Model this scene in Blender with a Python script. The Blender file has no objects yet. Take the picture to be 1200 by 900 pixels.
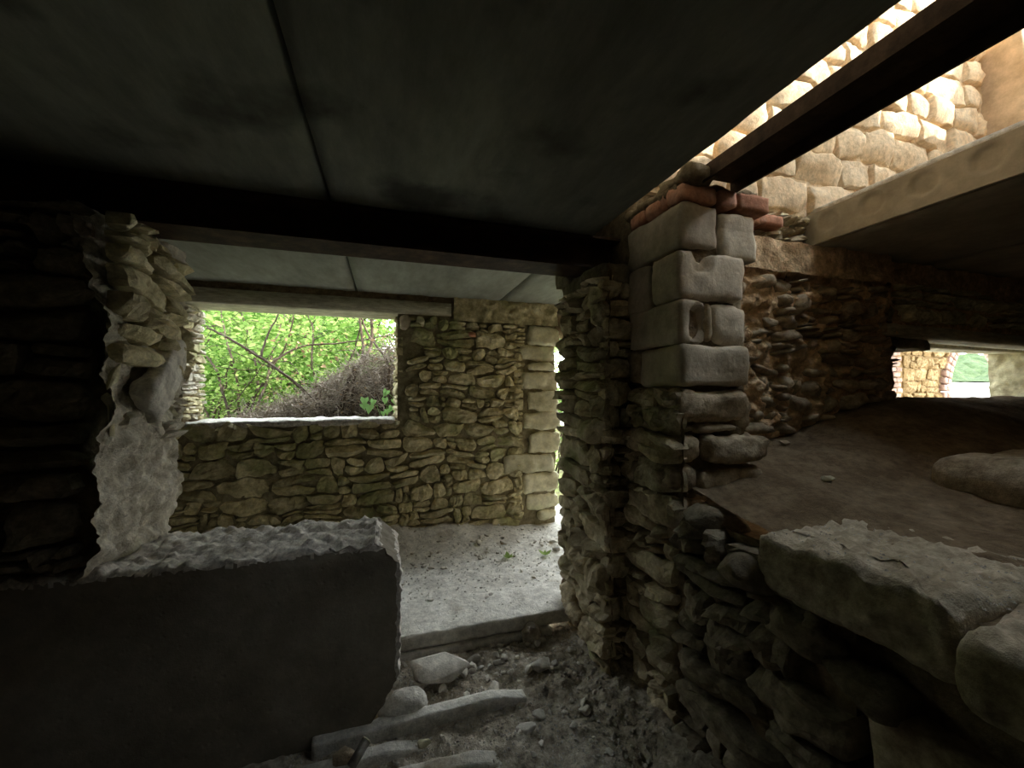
import bpy, math, random
from mathutils import Vector, noise, Matrix, Euler
R = math.radians
rnd = random.Random(7)
scene = bpy.context.scene
COL = scene.collection

# ------------------------------------------------------------------ camera
cam_d = bpy.data.cameras.new('camera'); cam = bpy.data.objects.new('camera', cam_d); COL.objects.link(cam)
cam.location = (0, 0, 0)
cam.rotation_euler = (R(91.2), 0, R(-17.3))
cam_d.sensor_width = 36; cam_d.lens = 14.1; cam_d.clip_start = 0.02; cam_d.clip_end = 500
scene.camera = cam

# ------------------------------------------------------------------ world, sun, exposure
w = bpy.data.worlds.new('sky'); scene.world = w; w.use_nodes = True
nt = w.node_tree; nt.nodes.clear()
wo = nt.nodes.new('ShaderNodeOutputWorld'); bg = nt.nodes.new('ShaderNodeBackground')
tc = nt.nodes.new('ShaderNodeTexCoord'); sp = nt.nodes.new('ShaderNodeSeparateXYZ'); rp = nt.nodes.new('ShaderNodeValToRGB')
nt.links.new(tc.outputs['Generated'], sp.inputs[0]); nt.links.new(sp.outputs['Z'], rp.inputs[0])
rp.color_ramp.elements[0].color = (1.0, 1.0, 0.98, 1); rp.color_ramp.elements[0].position = 0.0
rp.color_ramp.elements[1].color = (0.80, 0.91, 1.0, 1); rp.color_ramp.elements[1].position = 0.8
nt.links.new(rp.outputs[0], bg.inputs[0]); bg.inputs[1].default_value = 1.55
nt.links.new(bg.outputs[0], wo.inputs[0])
sun_d = bpy.data.lights.new('sun', 'SUN'); sun = bpy.data.objects.new('sun', sun_d); COL.objects.link(sun)
sun_d.energy = 1.7; sun_d.angle = R(0.6); sun_d.color = (1.0, 0.95, 0.86)
sun.rotation_euler = Vector((-0.8, 0.35, -0.4)).to_track_quat('-Z', 'Y').to_euler()
sun.location = (8, -4, 6)
def portal(name, loc, rot, sx, sy):                      # sampling aid at the real openings; gives no light of its own
    l = bpy.data.lights.new(name, 'AREA'); l.shape = 'RECTANGLE'; l.size = sx; l.size_y = sy
    l.cycles.is_portal = True
    o = bpy.data.objects.new(name, l); COL.objects.link(o); o.location = loc; o.rotation_euler = rot
portal('daylight_portal_window', (-0.75, 4.32, 0.25), (R(-90), 0, 0), 1.75, 1.05)
portal('daylight_portal_doorway', (2.65, 4.45, -0.4), (R(-90), 0, 0), 1.9, 2.1)
portal('daylight_portal_roof_gap', (1.9, 1.15, 1.25), (0, 0, 0), 1.5, 1.7)
portal('daylight_portal_open_corner', (3.5, 3.2, 1.2), (0, 0, 0), 1.8, 1.6)
vs = scene.view_settings
vs.view_transform = 'Standard'; vs.look = 'None'; vs.gamma = 1.0; vs.use_curve_mapping = False
vs.exposure = 2.95
cy = scene.cycles
cy.use_denoising = True; cy.max_bounces = 10; cy.diffuse_bounces = 8; cy.glossy_bounces = 2; cy.transmission_bounces = 4
cy.sample_clamp_indirect = 6.0; cy.caustics_reflective = False; cy.caustics_refractive = False
cy.use_adaptive_sampling = False

# ------------------------------------------------------------------ materials
def lnk(t, a, b): t.links.new(a, b)
def material(name, cols, scale=6.0, rough=0.92, bump=0.5, bscale=40.0, bdist=0.006, vary=0.18, stretch=(1, 1, 1), pits=0.0, spec=0.15, moss=None, metal=0.0, grain=.30, gscale=24.0):
    m = bpy.data.materials.new(name); m.use_nodes = True; t = m.node_tree; t.nodes.clear(); N = t.nodes.new
    out = N('ShaderNodeOutputMaterial'); b = N('ShaderNodeBsdfPrincipled'); lnk(t, b.outputs[0], out.inputs[0])
    geo = N('ShaderNodeNewGeometry'); mp = N('ShaderNodeMapping'); mp.inputs['Scale'].default_value = stretch
    lnk(t, geo.outputs['Position'], mp.inputs[0])
    n1 = N('ShaderNodeTexNoise'); n1.inputs['Scale'].default_value = scale; n1.inputs['Detail'].default_value = 8; n1.inputs['Roughness'].default_value = 0.65
    lnk(t, mp.outputs[0], n1.inputs['Vector'])
    cr = N('ShaderNodeValToRGB'); e = cr.color_ramp.elements
    e[0].position = 0.32; e[0].color = (*cols[0], 1); e[1].position = 0.68; e[1].color = (*cols[-1], 1)
    for i, c in enumerate(cols[1:-1]):
        k = e.new(0.32 + 0.36 * (i + 1) / (len(cols) - 1)); k.color = (*c, 1)
    lnk(t, n1.outputs['Fac'], cr.inputs[0])
    col = cr.outputs[0]
    if moss:                                     # a lichen or stain colour growing in its own patches
        n3 = N('ShaderNodeTexNoise'); n3.inputs['Scale'].default_value = moss[1]; n3.inputs['Detail'].default_value = 6
        lnk(t, geo.outputs['Position'], n3.inputs['Vector'])
        r3 = N('ShaderNodeValToRGB'); r3.color_ramp.elements[0].position = moss[2]; r3.color_ramp.elements[1].position = moss[2] + 0.14
        lnk(t, n3.outputs['Fac'], r3.inputs[0])
        mx = N('ShaderNodeMix'); mx.data_type = 'RGBA'; lnk(t, r3.outputs[0], mx.inputs[0]); lnk(t, col, mx.inputs[6]); mx.inputs[7].default_value = (*moss[0], 1)
        col = mx.outputs[2]
    if grain > 0:                                # fine speckle and dirt-filled pits of the stone itself
        n5 = N('ShaderNodeTexNoise'); n5.inputs['Scale'].default_value = gscale; n5.inputs['Detail'].default_value = 7; n5.inputs['Roughness'].default_value = 0.75
        lnk(t, mp.outputs[0], n5.inputs['Vector'])
        r5 = N('ShaderNodeMapRange'); r5.inputs[1].default_value = .36; r5.inputs[2].default_value = .64; r5.inputs[3].default_value = 1 - grain; r5.inputs[4].default_value = 1 + grain * .7
        lnk(t, n5.outputs['Fac'], r5.inputs[0])
        h5 = N('ShaderNodeHueSaturation'); lnk(t, r5.outputs[0], h5.inputs['Value']); lnk(t, col, h5.inputs['Color']); col = h5.outputs[0]
    oi = N('ShaderNodeObjectInfo'); mr = N('ShaderNodeMapRange'); mr.inputs[3].default_value = 1 - vary; mr.inputs[4].default_value = 1 + vary
    lnk(t, oi.outputs['Random'], mr.inputs[0])
    hs = N('ShaderNodeHueSaturation'); lnk(t, mr.outputs[0], hs.inputs['Value']); lnk(t, col, hs.inputs['Color'])
    lnk(t, hs.outputs[0], b.inputs['Base Color'])
    b.inputs['Roughness'].default_value = rough; b.inputs['Specular IOR Level'].default_value = spec; b.inputs['Metallic'].default_value = metal
    n2 = N('ShaderNodeTexNoise'); n2.inputs['Scale'].default_value = bscale; n2.inputs['Detail'].default_value = 6; n2.inputs['Roughness'].default_value = 0.7
    lnk(t, mp.outputs[0], n2.inputs['Vector'])
    h = n2.outputs['Fac']
    if pits > 0:
        v = N('ShaderNodeTexVoronoi'); v.inputs['Scale'].default_value = bscale * 0.35
        lnk(t, geo.outputs['Position'], v.inputs['Vector'])
        r4 = N('ShaderNodeMapRange'); r4.inputs[1].default_value = 0.0; r4.inputs[2].default_value = 0.22; lnk(t, v.outputs['Distance'], r4.inputs[0])
        ad = N('ShaderNodeMath'); ad.operation = 'MULTIPLY_ADD'; ad.inputs[1].default_value = pits; lnk(t, r4.outputs[0], ad.inputs[0]); lnk(t, h, ad.inputs[2])
        h = ad.outputs[0]
    bp = N('ShaderNodeBump'); bp.inputs['Strength'].default_value = bump; bp.inputs['Distance'].default_value = bdist
    lnk(t, h, bp.inputs['Height']); lnk(t, bp.outputs[0], b.inputs['Normal'])
    return m

M = {}
M['rubble'] = material('rubble_limestone', [(0.292, 0.225, 0.139), (0.495, 0.416, 0.277), (0.729, 0.641, 0.467)], 9, bump=.9, bscale=34, bdist=.012, vary=.24, moss=((.27, .26, .13), 3.0, .56))
M['rubble_far'] = material('mossy_limestone', [(0.338, 0.286, 0.156), (0.585, 0.520, 0.325), (0.806, 0.728, 0.494)], 8, bump=.9, bscale=30, bdist=.014, vary=.24, moss=((.36, .36, .18), 2.2, .52))
M['quoin'] = material('pale_quoin_stone', [(0.450, 0.420, 0.270), (0.620, 0.580, 0.400), (0.740, 0.700, 0.520)], 6, bump=.8, bscale=26, bdist=.01, vary=.12, moss=((.45, .47, .26), 3, .58), grain=.22, gscale=14)
M['ashlar'] = material('warm_limestone', [(.60, .44, .27), (.74, .57, .37), (.82, .67, .47)], 5, bump=.7, bscale=40, bdist=.008, vary=.12)
M['pillar'] = material('grey_limestone', [(.38, .315, .225), (.50, .42, .31), (.60, .52, .40)], 5, bump=.7, bscale=45, bdist=.006, vary=.08, pits=.5, grain=.16, gscale=18)
M['ledge'] = material('daylight_paled_ledge_stone', [(0.300, 0.247, 0.173), (0.450, 0.383, 0.277), (0.570, 0.495, 0.375)], 6, bump=.9, bscale=34, bdist=.010, vary=.08)  # paler colour stands in for daylight falling on the ledge through the gap
M['pillar_low'] = material('brown_limestone', [(0.290, 0.217, 0.146), (0.411, 0.327, 0.217), (0.532, 0.436, 0.315)], 6, bump=.9, bscale=34, bdist=.010, vary=.12)
M['dark_rubble'] = material('shade_darkened_dusty_stone', [(0.134, 0.106, 0.071), (0.210, 0.176, 0.120), (0.280, 0.238, 0.176)], 6, bump=.9, bscale=34, bdist=.010, vary=.16)  # stone colour darkened to stand in for the shade of the near room
M['mortar'] = material('clay_mortar', [(0.130, 0.094, 0.053), (0.220, 0.163, 0.098), (0.309, 0.244, 0.155)], 14, bump=1, bscale=45, bdist=.014, vary=.0)
M['mortar_far'] = material('lichened_mortar', [(0.203, 0.174, 0.102), (0.290, 0.254, 0.160), (0.377, 0.334, 0.225)], 14, bump=1, bscale=45, bdist=.014, vary=.0)
M['mud'] = material('crumbling_mud_mortar', [(0.408, 0.269, 0.148), (0.667, 0.463, 0.269), (0.927, 0.687, 0.425)], 13, bump=1, bscale=38, bdist=.02, vary=.0)
M['white_mortar'] = material('pale_lime_mortar', [(.42, .38, .29), (.62, .57, .46), (.74, .70, .60)], 16, bump=1, bscale=55, bdist=.014, vary=.05, moss=((.40, .40, .20), 4, .62))
M['plaster'] = material('warm_plaster', [(0.540, 0.378, 0.225), (0.612, 0.441, 0.270), (0.666, 0.495, 0.315)], 3, bump=.4, bscale=30, bdist=.006, vary=.0, grain=.2, gscale=6)
M['slab'] = material('grey_concrete_slab', [(0.192, 0.192, 0.160), (0.256, 0.262, 0.218), (0.320, 0.326, 0.275)], 1.6, rough=.85, bump=.35, bscale=30, bdist=.003, vary=.07, stretch=(1.6, .5, 1), moss=((.26, .26, .22), 1.3, .60), grain=.16, gscale=9)
M['slab_near'] = material('shade_darkened_concrete_slab', [(0.174, 0.179, 0.144), (0.235, 0.242, 0.196), (0.303, 0.311, 0.251)], 1.6, rough=.85, bump=.35, bscale=30, bdist=.003, vary=.10, stretch=(1.6, .5, 1), moss=((.09, .09, .072), 2.3, .56), grain=.16, gscale=9)  # near-room shade put into the slab colour, darker than the far slabs
M['block'] = material('shade_darkened_concrete', [(0.176, 0.155, 0.119), (0.230, 0.203, 0.155), (0.284, 0.257, 0.203)], 3, rough=.9, bump=.6, bscale=60, bdist=.004, vary=.0, pits=.8, grain=.16, gscale=9)  # block body darkened for the shade on its near face
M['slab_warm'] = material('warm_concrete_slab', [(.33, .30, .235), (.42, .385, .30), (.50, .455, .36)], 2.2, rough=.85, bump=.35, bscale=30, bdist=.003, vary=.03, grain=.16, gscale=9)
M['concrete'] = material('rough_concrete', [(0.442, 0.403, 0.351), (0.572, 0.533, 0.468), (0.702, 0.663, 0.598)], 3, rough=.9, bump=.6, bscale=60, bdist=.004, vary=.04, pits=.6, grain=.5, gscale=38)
M['lintel'] = material('lintel_concrete', [(0.390, 0.364, 0.273), (0.520, 0.494, 0.377), (0.624, 0.598, 0.468)], 3, rough=.9, bump=.5, bscale=40, bdist=.004, vary=.04, stretch=(.4, 1, 2))
M['steel'] = material('rusted_steel', [(0.027, 0.017, 0.011), (0.051, 0.030, 0.018), (0.084, 0.051, 0.030)], 8, rough=.75, bump=.4, bscale=60, bdist=.003, vary=.03)
M['brick'] = material('old_red_brick', [(.42, .19, .11), (.55, .27, .17), (.62, .36, .26)], 10, bump=.7, bscale=60, bdist=.005, vary=.14)
M['pink_brick'] = material('pink_brick', [(0.256, 0.157, 0.124), (0.297, 0.198, 0.157), (0.330, 0.248, 0.206)], 10, bump=.7, bscale=60, bdist=.005, vary=.12)
M['ochre'] = material('ochre_sandstone', [(0.175, 0.116, 0.049), (0.217, 0.150, 0.070), (0.245, 0.182, 0.098)], 6, bump=.7, bscale=30, bdist=.008, vary=.10)
M['earth'] = material('brown_earth', [(0.122, 0.086, 0.050), (0.180, 0.130, 0.079), (0.245, 0.184, 0.119)], 7, bump=1, bscale=60, bdist=.01, vary=.0)
M['dust_floor'] = material('dusty_concrete_floor', [(.49, .46, .40), (.64, .61, .54), (.76, .73, .66)], 5, bump=.9, bscale=55, bdist=.010, vary=.0, moss=((.36, .31, .23), 3.2, .58))
M['debris'] = material('grey_rubble_soil', [(0.280, 0.238, 0.182), (0.446, 0.390, 0.305), (0.642, 0.586, 0.489)], 12, bump=1, bscale=60, bdist=.014, vary=.0)
M['loose'] = material('loose_rubble_stone', [(0.439, 0.403, 0.342), (0.610, 0.573, 0.500), (0.781, 0.744, 0.659)], 9, bump=.8, bscale=60, bdist=.006, vary=.3)
M['pebbly'] = material('white_scree', [(.62, .60, .56), (.74, .72, .68), (.82, .80, .77)], 3, bump=.8, bscale=12, bdist=.05, vary=.0, grain=.2, gscale=6)
M['hill_near'] = material('green_undergrowth', [(.015, .04, .008), (.05, .10, .02), (.20, .28, .08)], 2.5, bump=1, bscale=8, bdist=.3, vary=.1, gscale=10)
M['hill'] = material('hillside_scrub', [(.03, .05, .018), (.05, .08, .03), (.09, .12, .05)], .9, bump=1, bscale=3, bdist=.3, vary=.1, grain=.2, gscale=6)
M['bark'] = material('brown_bark', [(0.048, 0.034, 0.024), (0.080, 0.060, 0.044), (0.120, 0.096, 0.072)], 20, bump=.6, bscale=90, bdist=.003, vary=.2)
M['twig'] = material('dry_grey_twigs', [(0.150, 0.112, 0.083), (0.240, 0.195, 0.150), (0.345, 0.300, 0.247)], 12, bump=.3, bscale=90, bdist=.002, vary=.2)
M['ground'] = material('leaf_litter_soil', [(.16, .13, .07), (.22, .22, .09), (.26, .32, .10)], 3, bump=1, bscale=25, bdist=.03, vary=.0)
M['tin'] = material('dull_tin', [(.14, .12, .10), (.26, .24, .21), (.40, .38, .34)], 20, rough=.5, bump=.2, metal=.7, vary=.0)
def leaf_mat(name, c1, c2, tr=.5):
    m = bpy.data.materials.new(name); m.use_nodes = True; t = m.node_tree; t.nodes.clear(); N = t.nodes.new
    out = N('ShaderNodeOutputMaterial'); d = N('ShaderNodeBsdfDiffuse'); tl = N('ShaderNodeBsdfTranslucent'); mx = N('ShaderNodeMixShader')
    g = N('ShaderNodeNewGeometry'); cr = N('ShaderNodeValToRGB'); cr.color_ramp.elements[0].color = (*c1, 1); cr.color_ramp.elements[1].color = (*c2, 1)
    lnk(t, g.outputs['Random Per Island'], cr.inputs[0]); lnk(t, cr.outputs[0], d.inputs[0]); lnk(t, cr.outputs[0], tl.inputs[0])
    mx.inputs[0].default_value = tr; lnk(t, d.outputs[0], mx.inputs[1]); lnk(t, tl.outputs[0], mx.inputs[2]); lnk(t, mx.outputs[0], out.inputs[0])
    return m
M['leaf'] = leaf_mat('green_leaves', (.03, .085, .012), (.20, .32, .07))
M['leaf_light'] = leaf_mat('fresh_green_leaves', (.06, .15, .02), (.40, .52, .17))
M['leaf_vine'] = leaf_mat('pale_vine_leaves', (.16, .34, .10), (.34, .54, .20))
M['leaf_dry'] = leaf_mat('dry_brown_leaves', (.20, .12, .06), (.38, .26, .15), .2)

# ------------------------------------------------------------------ helpers
def props(o, label=None, cat=None, group=None, kind=None):
    if label: o['label'] = label
    if cat: o['category'] = cat
    if group: o['group'] = group
    if kind: o['kind'] = kind
    return o
def empty(name, loc, label=None, cat=None, group=None, kind=None, rz=0):
    o = bpy.data.objects.new(name, None); COL.objects.link(o); o.location = loc; o.rotation_euler = (0, 0, rz); o.empty_display_size = .1
    bpy.context.view_layer.update()
    return props(o, label, cat, group, kind)
def wloc(o):
    return (wloc(o.parent) + o.location) if o.parent else Vector(o.location)      # parents are never rotated or scaled
def link_mesh(name, verts, faces, mat, parent=None, smooth=True, origin=None):
    """verts in world coordinates; the origin is put at the centre unless given."""
    if origin is None:
        n = len(verts); origin = Vector((sum(v[0] for v in verts) / n, sum(v[1] for v in verts) / n, sum(v[2] for v in verts) / n))
    me = bpy.data.meshes.new(name); me.from_pydata([(v[0] - origin[0], v[1] - origin[1], v[2] - origin[2]) for v in verts], [], faces)
    me.materials.append(M[mat])
    if smooth: me.polygons.foreach_set('use_smooth', [True] * len(me.polygons))
    o = bpy.data.objects.new(name, me); COL.objects.link(o)
    o.location = origin
    if parent:
        o.parent = parent; o.location = Vector(origin) - wloc(parent)
    return o
def fbm(p, f, o=3, g=.5):
    s = 0; a = 1; q = Vector(p) * f
    for _ in range(o):
        s += a * noise.noise(q); q = q * 2.03 + Vector((3.1, 1.7, 5.3)); a *= g
    return s
class MB:
    def __init__(s): s.v = []; s.f = []
    def add(s, v, f):
        k = len(s.v); s.v += v; s.f += [tuple(i + k for i in q) for q in f]
    def box(s, x0, x1, y0, y1, z0, z1):
        s.add([Vector(p) for p in ((x0, y0, z0), (x1, y0, z0), (x1, y1, z0), (x0, y1, z0), (x0, y0, z1), (x1, y0, z1), (x1, y1, z1), (x0, y1, z1))],
              [(0, 3, 2, 1), (4, 5, 6, 7), (0, 1, 5, 4), (1, 2, 6, 5), (2, 3, 7, 6), (3, 0, 4, 7)])
    def rough(s, x0, x1, y0, y1, z0, z1, res=.05, amp=.01, rad=.02, freq=8, octv=3, fn=None, mx=None, resz=None):
        """box skin on a grid with rounded edges and noise relief; fn moves each vertex, mx is a final matrix"""
        L = (x1 - x0, y1 - y0, z1 - z0); n = [max(2, int(round(l / res))) for l in L]
        lo = (x0, y0, z0); idx = {}; V = []; F = []
        rad = min(rad, min(L) * .49)
        def vid(i, j, k):
            key = (i, j, k)
            if key in idx: return idx[key]
            p = Vector((lo[0] + L[0] * i / n[0], lo[1] + L[1] * j / n[1], lo[2] + L[2] * k / n[2]))
            q = Vector([min(max(p[a], lo[a] + rad), lo[a] + L[a] - rad) for a in range(3)])
            d = p - q; d.normalize()
            p = q + d * (rad + (fbm(p, freq, octv, .55) * amp if amp else 0))
            if fn: p = fn(p, d)
            if mx is not None: p = mx @ p
            idx[key] = len(V); V.append(p); return idx[key]
        A, B, C = n
        for i in range(A):
            for j in range(B):
                F.append((vid(i, j, 0), vid(i, j + 1, 0), vid(i + 1, j + 1, 0), vid(i + 1, j, 0)))
                F.append((vid(i, j, C), vid(i + 1, j, C), vid(i + 1, j + 1, C), vid(i, j + 1, C)))
            for k in range(C):
                F.append((vid(i, 0, k), vid(i + 1, 0, k), vid(i + 1, 0, k + 1), vid(i, 0, k + 1)))
                F.append((vid(i, B, k), vid(i, B, k + 1), vid(i + 1, B, k + 1), vid(i + 1, B, k)))
        for j in range(B):
            for k in range(C):
                F.append((vid(0, j, k), vid(0, j, k + 1), vid(0, j + 1, k + 1), vid(0, j + 1, k)))
                F.append((vid(A, j, k), vid(A, j + 1, k), vid(A, j + 1, k + 1), vid(A, j, k + 1)))
        s.add(V, F)
    def tube(s, pts, r0, r1, n=5):
        V = []; F = []; m = len(pts)
        for i, p in enumerate(pts):
            p = Vector(p); t = (Vector(pts[min(i + 1, m - 1)]) - Vector(pts[max(i - 1, 0)])).normalized()
            a = t.cross(Vector((0.3, 0.2, 1))).normalized(); b = t.cross(a); r = r0 + (r1 - r0) * i / (m - 1)
            for k in range(n):
                an = 2 * math.pi * k / n; V.append(p + (a * math.cos(an) + b * math.sin(an)) * r)
        for i in range(m - 1):
            for k in range(n):
                F.append((i * n + k, i * n + (k + 1) % n, (i + 1) * n + (k + 1) % n, (i + 1) * n + k))
        F.append(tuple(range(n - 1, -1, -1))); F.append(tuple((m - 1) * n + k for k in range(n)))
        s.add(V, F)
    def sheet(s, fn, u0, u1, v0, v1, nu, nv, keep=None):
        idx = {}; V = []; F = []
        def vid(i, j):
            if (i, j) not in idx:
                idx[(i, j)] = len(V); V.append(fn(u0 + (u1 - u0) * i / nu, v0 + (v1 - v0) * j / nv))
            return idx[(i, j)]
        for i in range(nu):
            for j in range(nv):
                if keep and not keep(u0 + (u1 - u0) * (i + .5) / nu, v0 + (v1 - v0) * (j + .5) / nv): continue
                F.append((vid(i, j), vid(i + 1, j), vid(i + 1, j + 1), vid(i, j + 1)))
        s.add(V, F)
    def build(s, name, mat, parent=None, smooth=True, origin=None):
        return link_mesh(name, s.v, s.f, mat, parent, smooth, origin)

def hull_rock(name, loc, size, mat, parent=None, seed=0, n=15, sub=1, rot=(0, 0, 0), amp=.05):
    import bmesh
    r = random.Random(seed); bm = bmesh.new()
    for _ in range(n):
        p = Vector((r.gauss(0, 1), r.gauss(0, 1), r.gauss(0, 1))).normalized()
        bm.verts.new((p.x * size[0] / 2, p.y * size[1] / 2, p.z * size[2] / 2))
    g = bmesh.ops.convex_hull(bm, input=bm.verts)
    bmesh.ops.delete(bm, geom=[e for e in g['geom_interior'] if isinstance(e, bmesh.types.BMVert)], context='VERTS')
    if sub:
        bmesh.ops.bevel(bm, geom=list(bm.edges), offset=min(size) * .07, segments=1, affect='EDGES', clamp_overlap=True)
        for _ in range(sub):
            bmesh.ops.subdivide_edges(bm, edges=list(bm.edges), cuts=1, use_grid_fill=True)
        off = Vector((seed * 1.3, 0, 0)); k = min(size)
        for v in bm.verts:
            v.co += v.co.normalized() * fbm(v.co + off, 1.6 / k, 3) * amp * k
    me = bpy.data.meshes.new(name); bm.to_mesh(me); bm.free(); me.materials.append(M[mat])
    if sub: me.polygons.foreach_set('use_smooth', [True] * len(me.polygons))
    o = bpy.data.objects.new(name, me); COL.objects.link(o); o.rotation_euler = rot; o.location = loc
    if parent: o.parent = parent; o.location = Vector(loc) - wloc(parent)
    return o

# -------- wall faces built of single stones
class Plane:
    def __init__(s, O, S, N): s.O = Vector(O); s.S = Vector(S); s.N = Vector(N)
    def at(s, a, z, d): return s.O + s.S * a + Vector((0, 0, z)) + s.N * d
def stone_mesh(pl, s0, s1, z0, z1, prot, back, jit, r, flat=.45, rough=1.0, warp=None, round_=.45, ang=0.0, res=.028, irr=1.0):
    """one stone of the face: pillow of a rounded, skewed quad with its own facets"""
    wv, hv = s1 - s0, z1 - z0
    nu = min(max(int(wv / res), 4), 12); nv = min(max(int(hv / res), 3), 10)
    cs, cz = (s0 + s1) / 2, (z0 + z1) / 2
    ta, tb, tc_ = r.uniform(-1, 1) * jit, r.uniform(-1, 1) * jit, r.uniform(-1, 1) * jit
    k = round_ * r.uniform(.6, 1.3); sk = r.uniform(-.12, .12) * irr; tp = r.uniform(-.14, .14) * irr; tp2 = r.uniform(-.14, .14) * irr
    # up to three chopped facets
    cuts = [(r.uniform(0, 6.283), r.uniform(.15, .95), r.uniform(.25, .9)) for _ in range(5)]
    V = []; off = r.uniform(0, 50)
    us = [-1, -.97] + [-.9 + 1.8 * i / (nu - 1) for i in range(nu)] + [.97, 1]
    vsx = [-1, -.96] + [-.88 + 1.76 * i / (nv - 1) for i in range(nv)] + [.96, 1]
    ca, sa = math.cos(ang), math.sin(ang)
    for j, b in enumerate(vsx):
        for i, a in enumerate(us):
            aa = a * math.sqrt(max(0, 1 - k * b * b / 2)); bb = b * math.sqrt(max(0, 1 - k * a * a / 2))
            ed = j in (0, len(vsx) - 1) or i in (0, len(us) - 1)
            x = aa * wv / 2 * (1 + tp * bb); z = bb * hv / 2 * (1 + tp2 * aa) + sk * x * .5
            x, z = x * ca - z * sa, x * sa + z * ca
            n = noise.noise(Vector((a * 1.3, b * 1.3, off))); n2 = noise.noise(Vector((x * 22, z * 22, off))); n3 = noise.noise(Vector((x * 55, z * 55, off)))
            x += noise.noise(Vector((b * 2.2, off, a))) * wv * .045 * rough; z += noise.noise(Vector((a * 2.6, off + 9, b))) * hv * .09 * rough
            if ed: d = -back
            else:
                e = max(abs(a), abs(b)); d = prot * (1 - flat * e ** 6)
                for an, pos, sl in cuts:
                    q = a * math.cos(an) + b * math.sin(an) - pos
                    if q > 0: d -= q * sl * prot
                d += (ta * a + tb * b) + (n * .5 * prot + n2 * .012 + n3 * .007 + noise.noise(Vector((x * 9, z * 75, off))) * .006) * rough
            p = (cs + x, cz + z)
            if warp: p = warp(*p)
            V.append(pl.at(p[0], p[1], d))
    W = len(us); F = []
    flip = pl.S.cross(Vector((0, 0, 1))).dot(pl.N) < 0
    for j in range(len(vsx) - 1):
        for i in range(W - 1):
            q = (j * W + i, j * W + i + 1, (j + 1) * W + i + 1, (j + 1) * W + i)
            F.append(q[::-1] if flip else q)
    return V, F
SMOOTH_STONES = False
def rubble(parent, pl, s0, s1, z0, z1, hr, wr, mat, seed, prot=.03, back=.04, joint=.007, jit=.008, keep=None, warp_amp=.03, limit=300, split=.25, rough=1.0, round_=.45, name='stone', slope=0.0, merge=.08, alt=None, flat=.45, skip=0.0, tilt=.05, res=.022, smooth=False, irr=1.0):
    r = random.Random(seed); cells = []
    def warp(a, z):
        q = Vector((a * 2.1, z * 2.1, seed * 3.7))
        q2 = Vector((a * 6.5, z * 6.5, seed * 1.7 + 40))
        return (a + (noise.noise(q) + .5 * noise.noise(q2)) * warp_amp, z + (noise.noise(q + Vector((9, 3, 1))) * 1.0 + .45 * noise.noise(q2 + Vector((5, 5, 5)))) * warp_amp + slope * (a - s0))
    z = z0
    while z < z1 - hr[0] * .4:
        h = min(r.uniform(*hr), z1 - z)
        a = s0
        while a < s1 - wr[0] * .3:
            wd = r.uniform(*wr) * (.7 + .5 * h / hr[1]); e = min(a + wd, s1)
            if s1 - e < wr[0] * .5: e = s1
            u = r.random()
            if u < split and h > hr[0] * 1.2:
                zc = z + h * r.uniform(.35, .65); cells += [(a, e, z, zc), (a, e, zc, z + h)]
            elif u < split * 1.6 and e - a > .11:
                ac = a + (e - a) * r.uniform(.35, .65); zc = z + h * r.uniform(.4, .6)
                cells += [(a, ac, z, z + h), (ac, e, z, zc), (ac, e, zc, z + h)]
            else: cells.append((a, e, z, z + h))
            a = e
        z += h
    out = []
    for c in cells:
        if keep and not keep((c[0] + c[1]) / 2, (c[2] + c[3]) / 2, c): continue
        if r.random() < skip: continue
        out.append(c)
    out.sort(key=lambda c: -(c[1] - c[0]) * (c[3] - c[2]))
    rest = MB()
    for i, c in enumerate(out):
        jj = min(joint, (c[3] - c[2]) * .12, (c[1] - c[0]) * .12)
        V, F = stone_mesh(pl, c[0] + jj, c[1] - jj, c[2] + jj, c[3] - jj, prot * r.uniform(.45, 1.35), back, jit * r.uniform(.4, 1.4), r, flat, rough, warp, round_, r.uniform(-tilt, tilt), res, irr)
        if i < limit:
            m_ = mat
            if alt and r.random() < alt[1]: m_ = alt[0]
            link_mesh(name, V, F, m_, parent, smooth)
        else: rest.add(V, F)
    if rest.v:
        o = rest.build('small_stones', mat, parent); o['kind'] = 'stuff'
    return len(out)
def mortar_face(parent, pl, s0, s1, z0, z1, mat, d0=-.01, amp=.02, freq=9, res=.03, keep=None, name='mortar', octv=4, fn=None):
    mb = MB(); flip = pl.S.cross(Vector((0, 0, 1))).dot(pl.N) < 0
    def f(a, z):
        p = pl.at(a, z, d0); return p + pl.N * (fbm(p, freq, octv, .6) * amp + (fn(a, z) if fn else 0))
    mb.sheet(f, s0, s1, z0, z1, max(2, int((s1 - s0) / res)), max(2, int((z1 - z0) / res)), keep)
    if flip: mb.f = [q[::-1] for q in mb.f]
    return mb.build(name, mat, parent)

# ================================================================== STRUCTURE
XP = Plane
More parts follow.
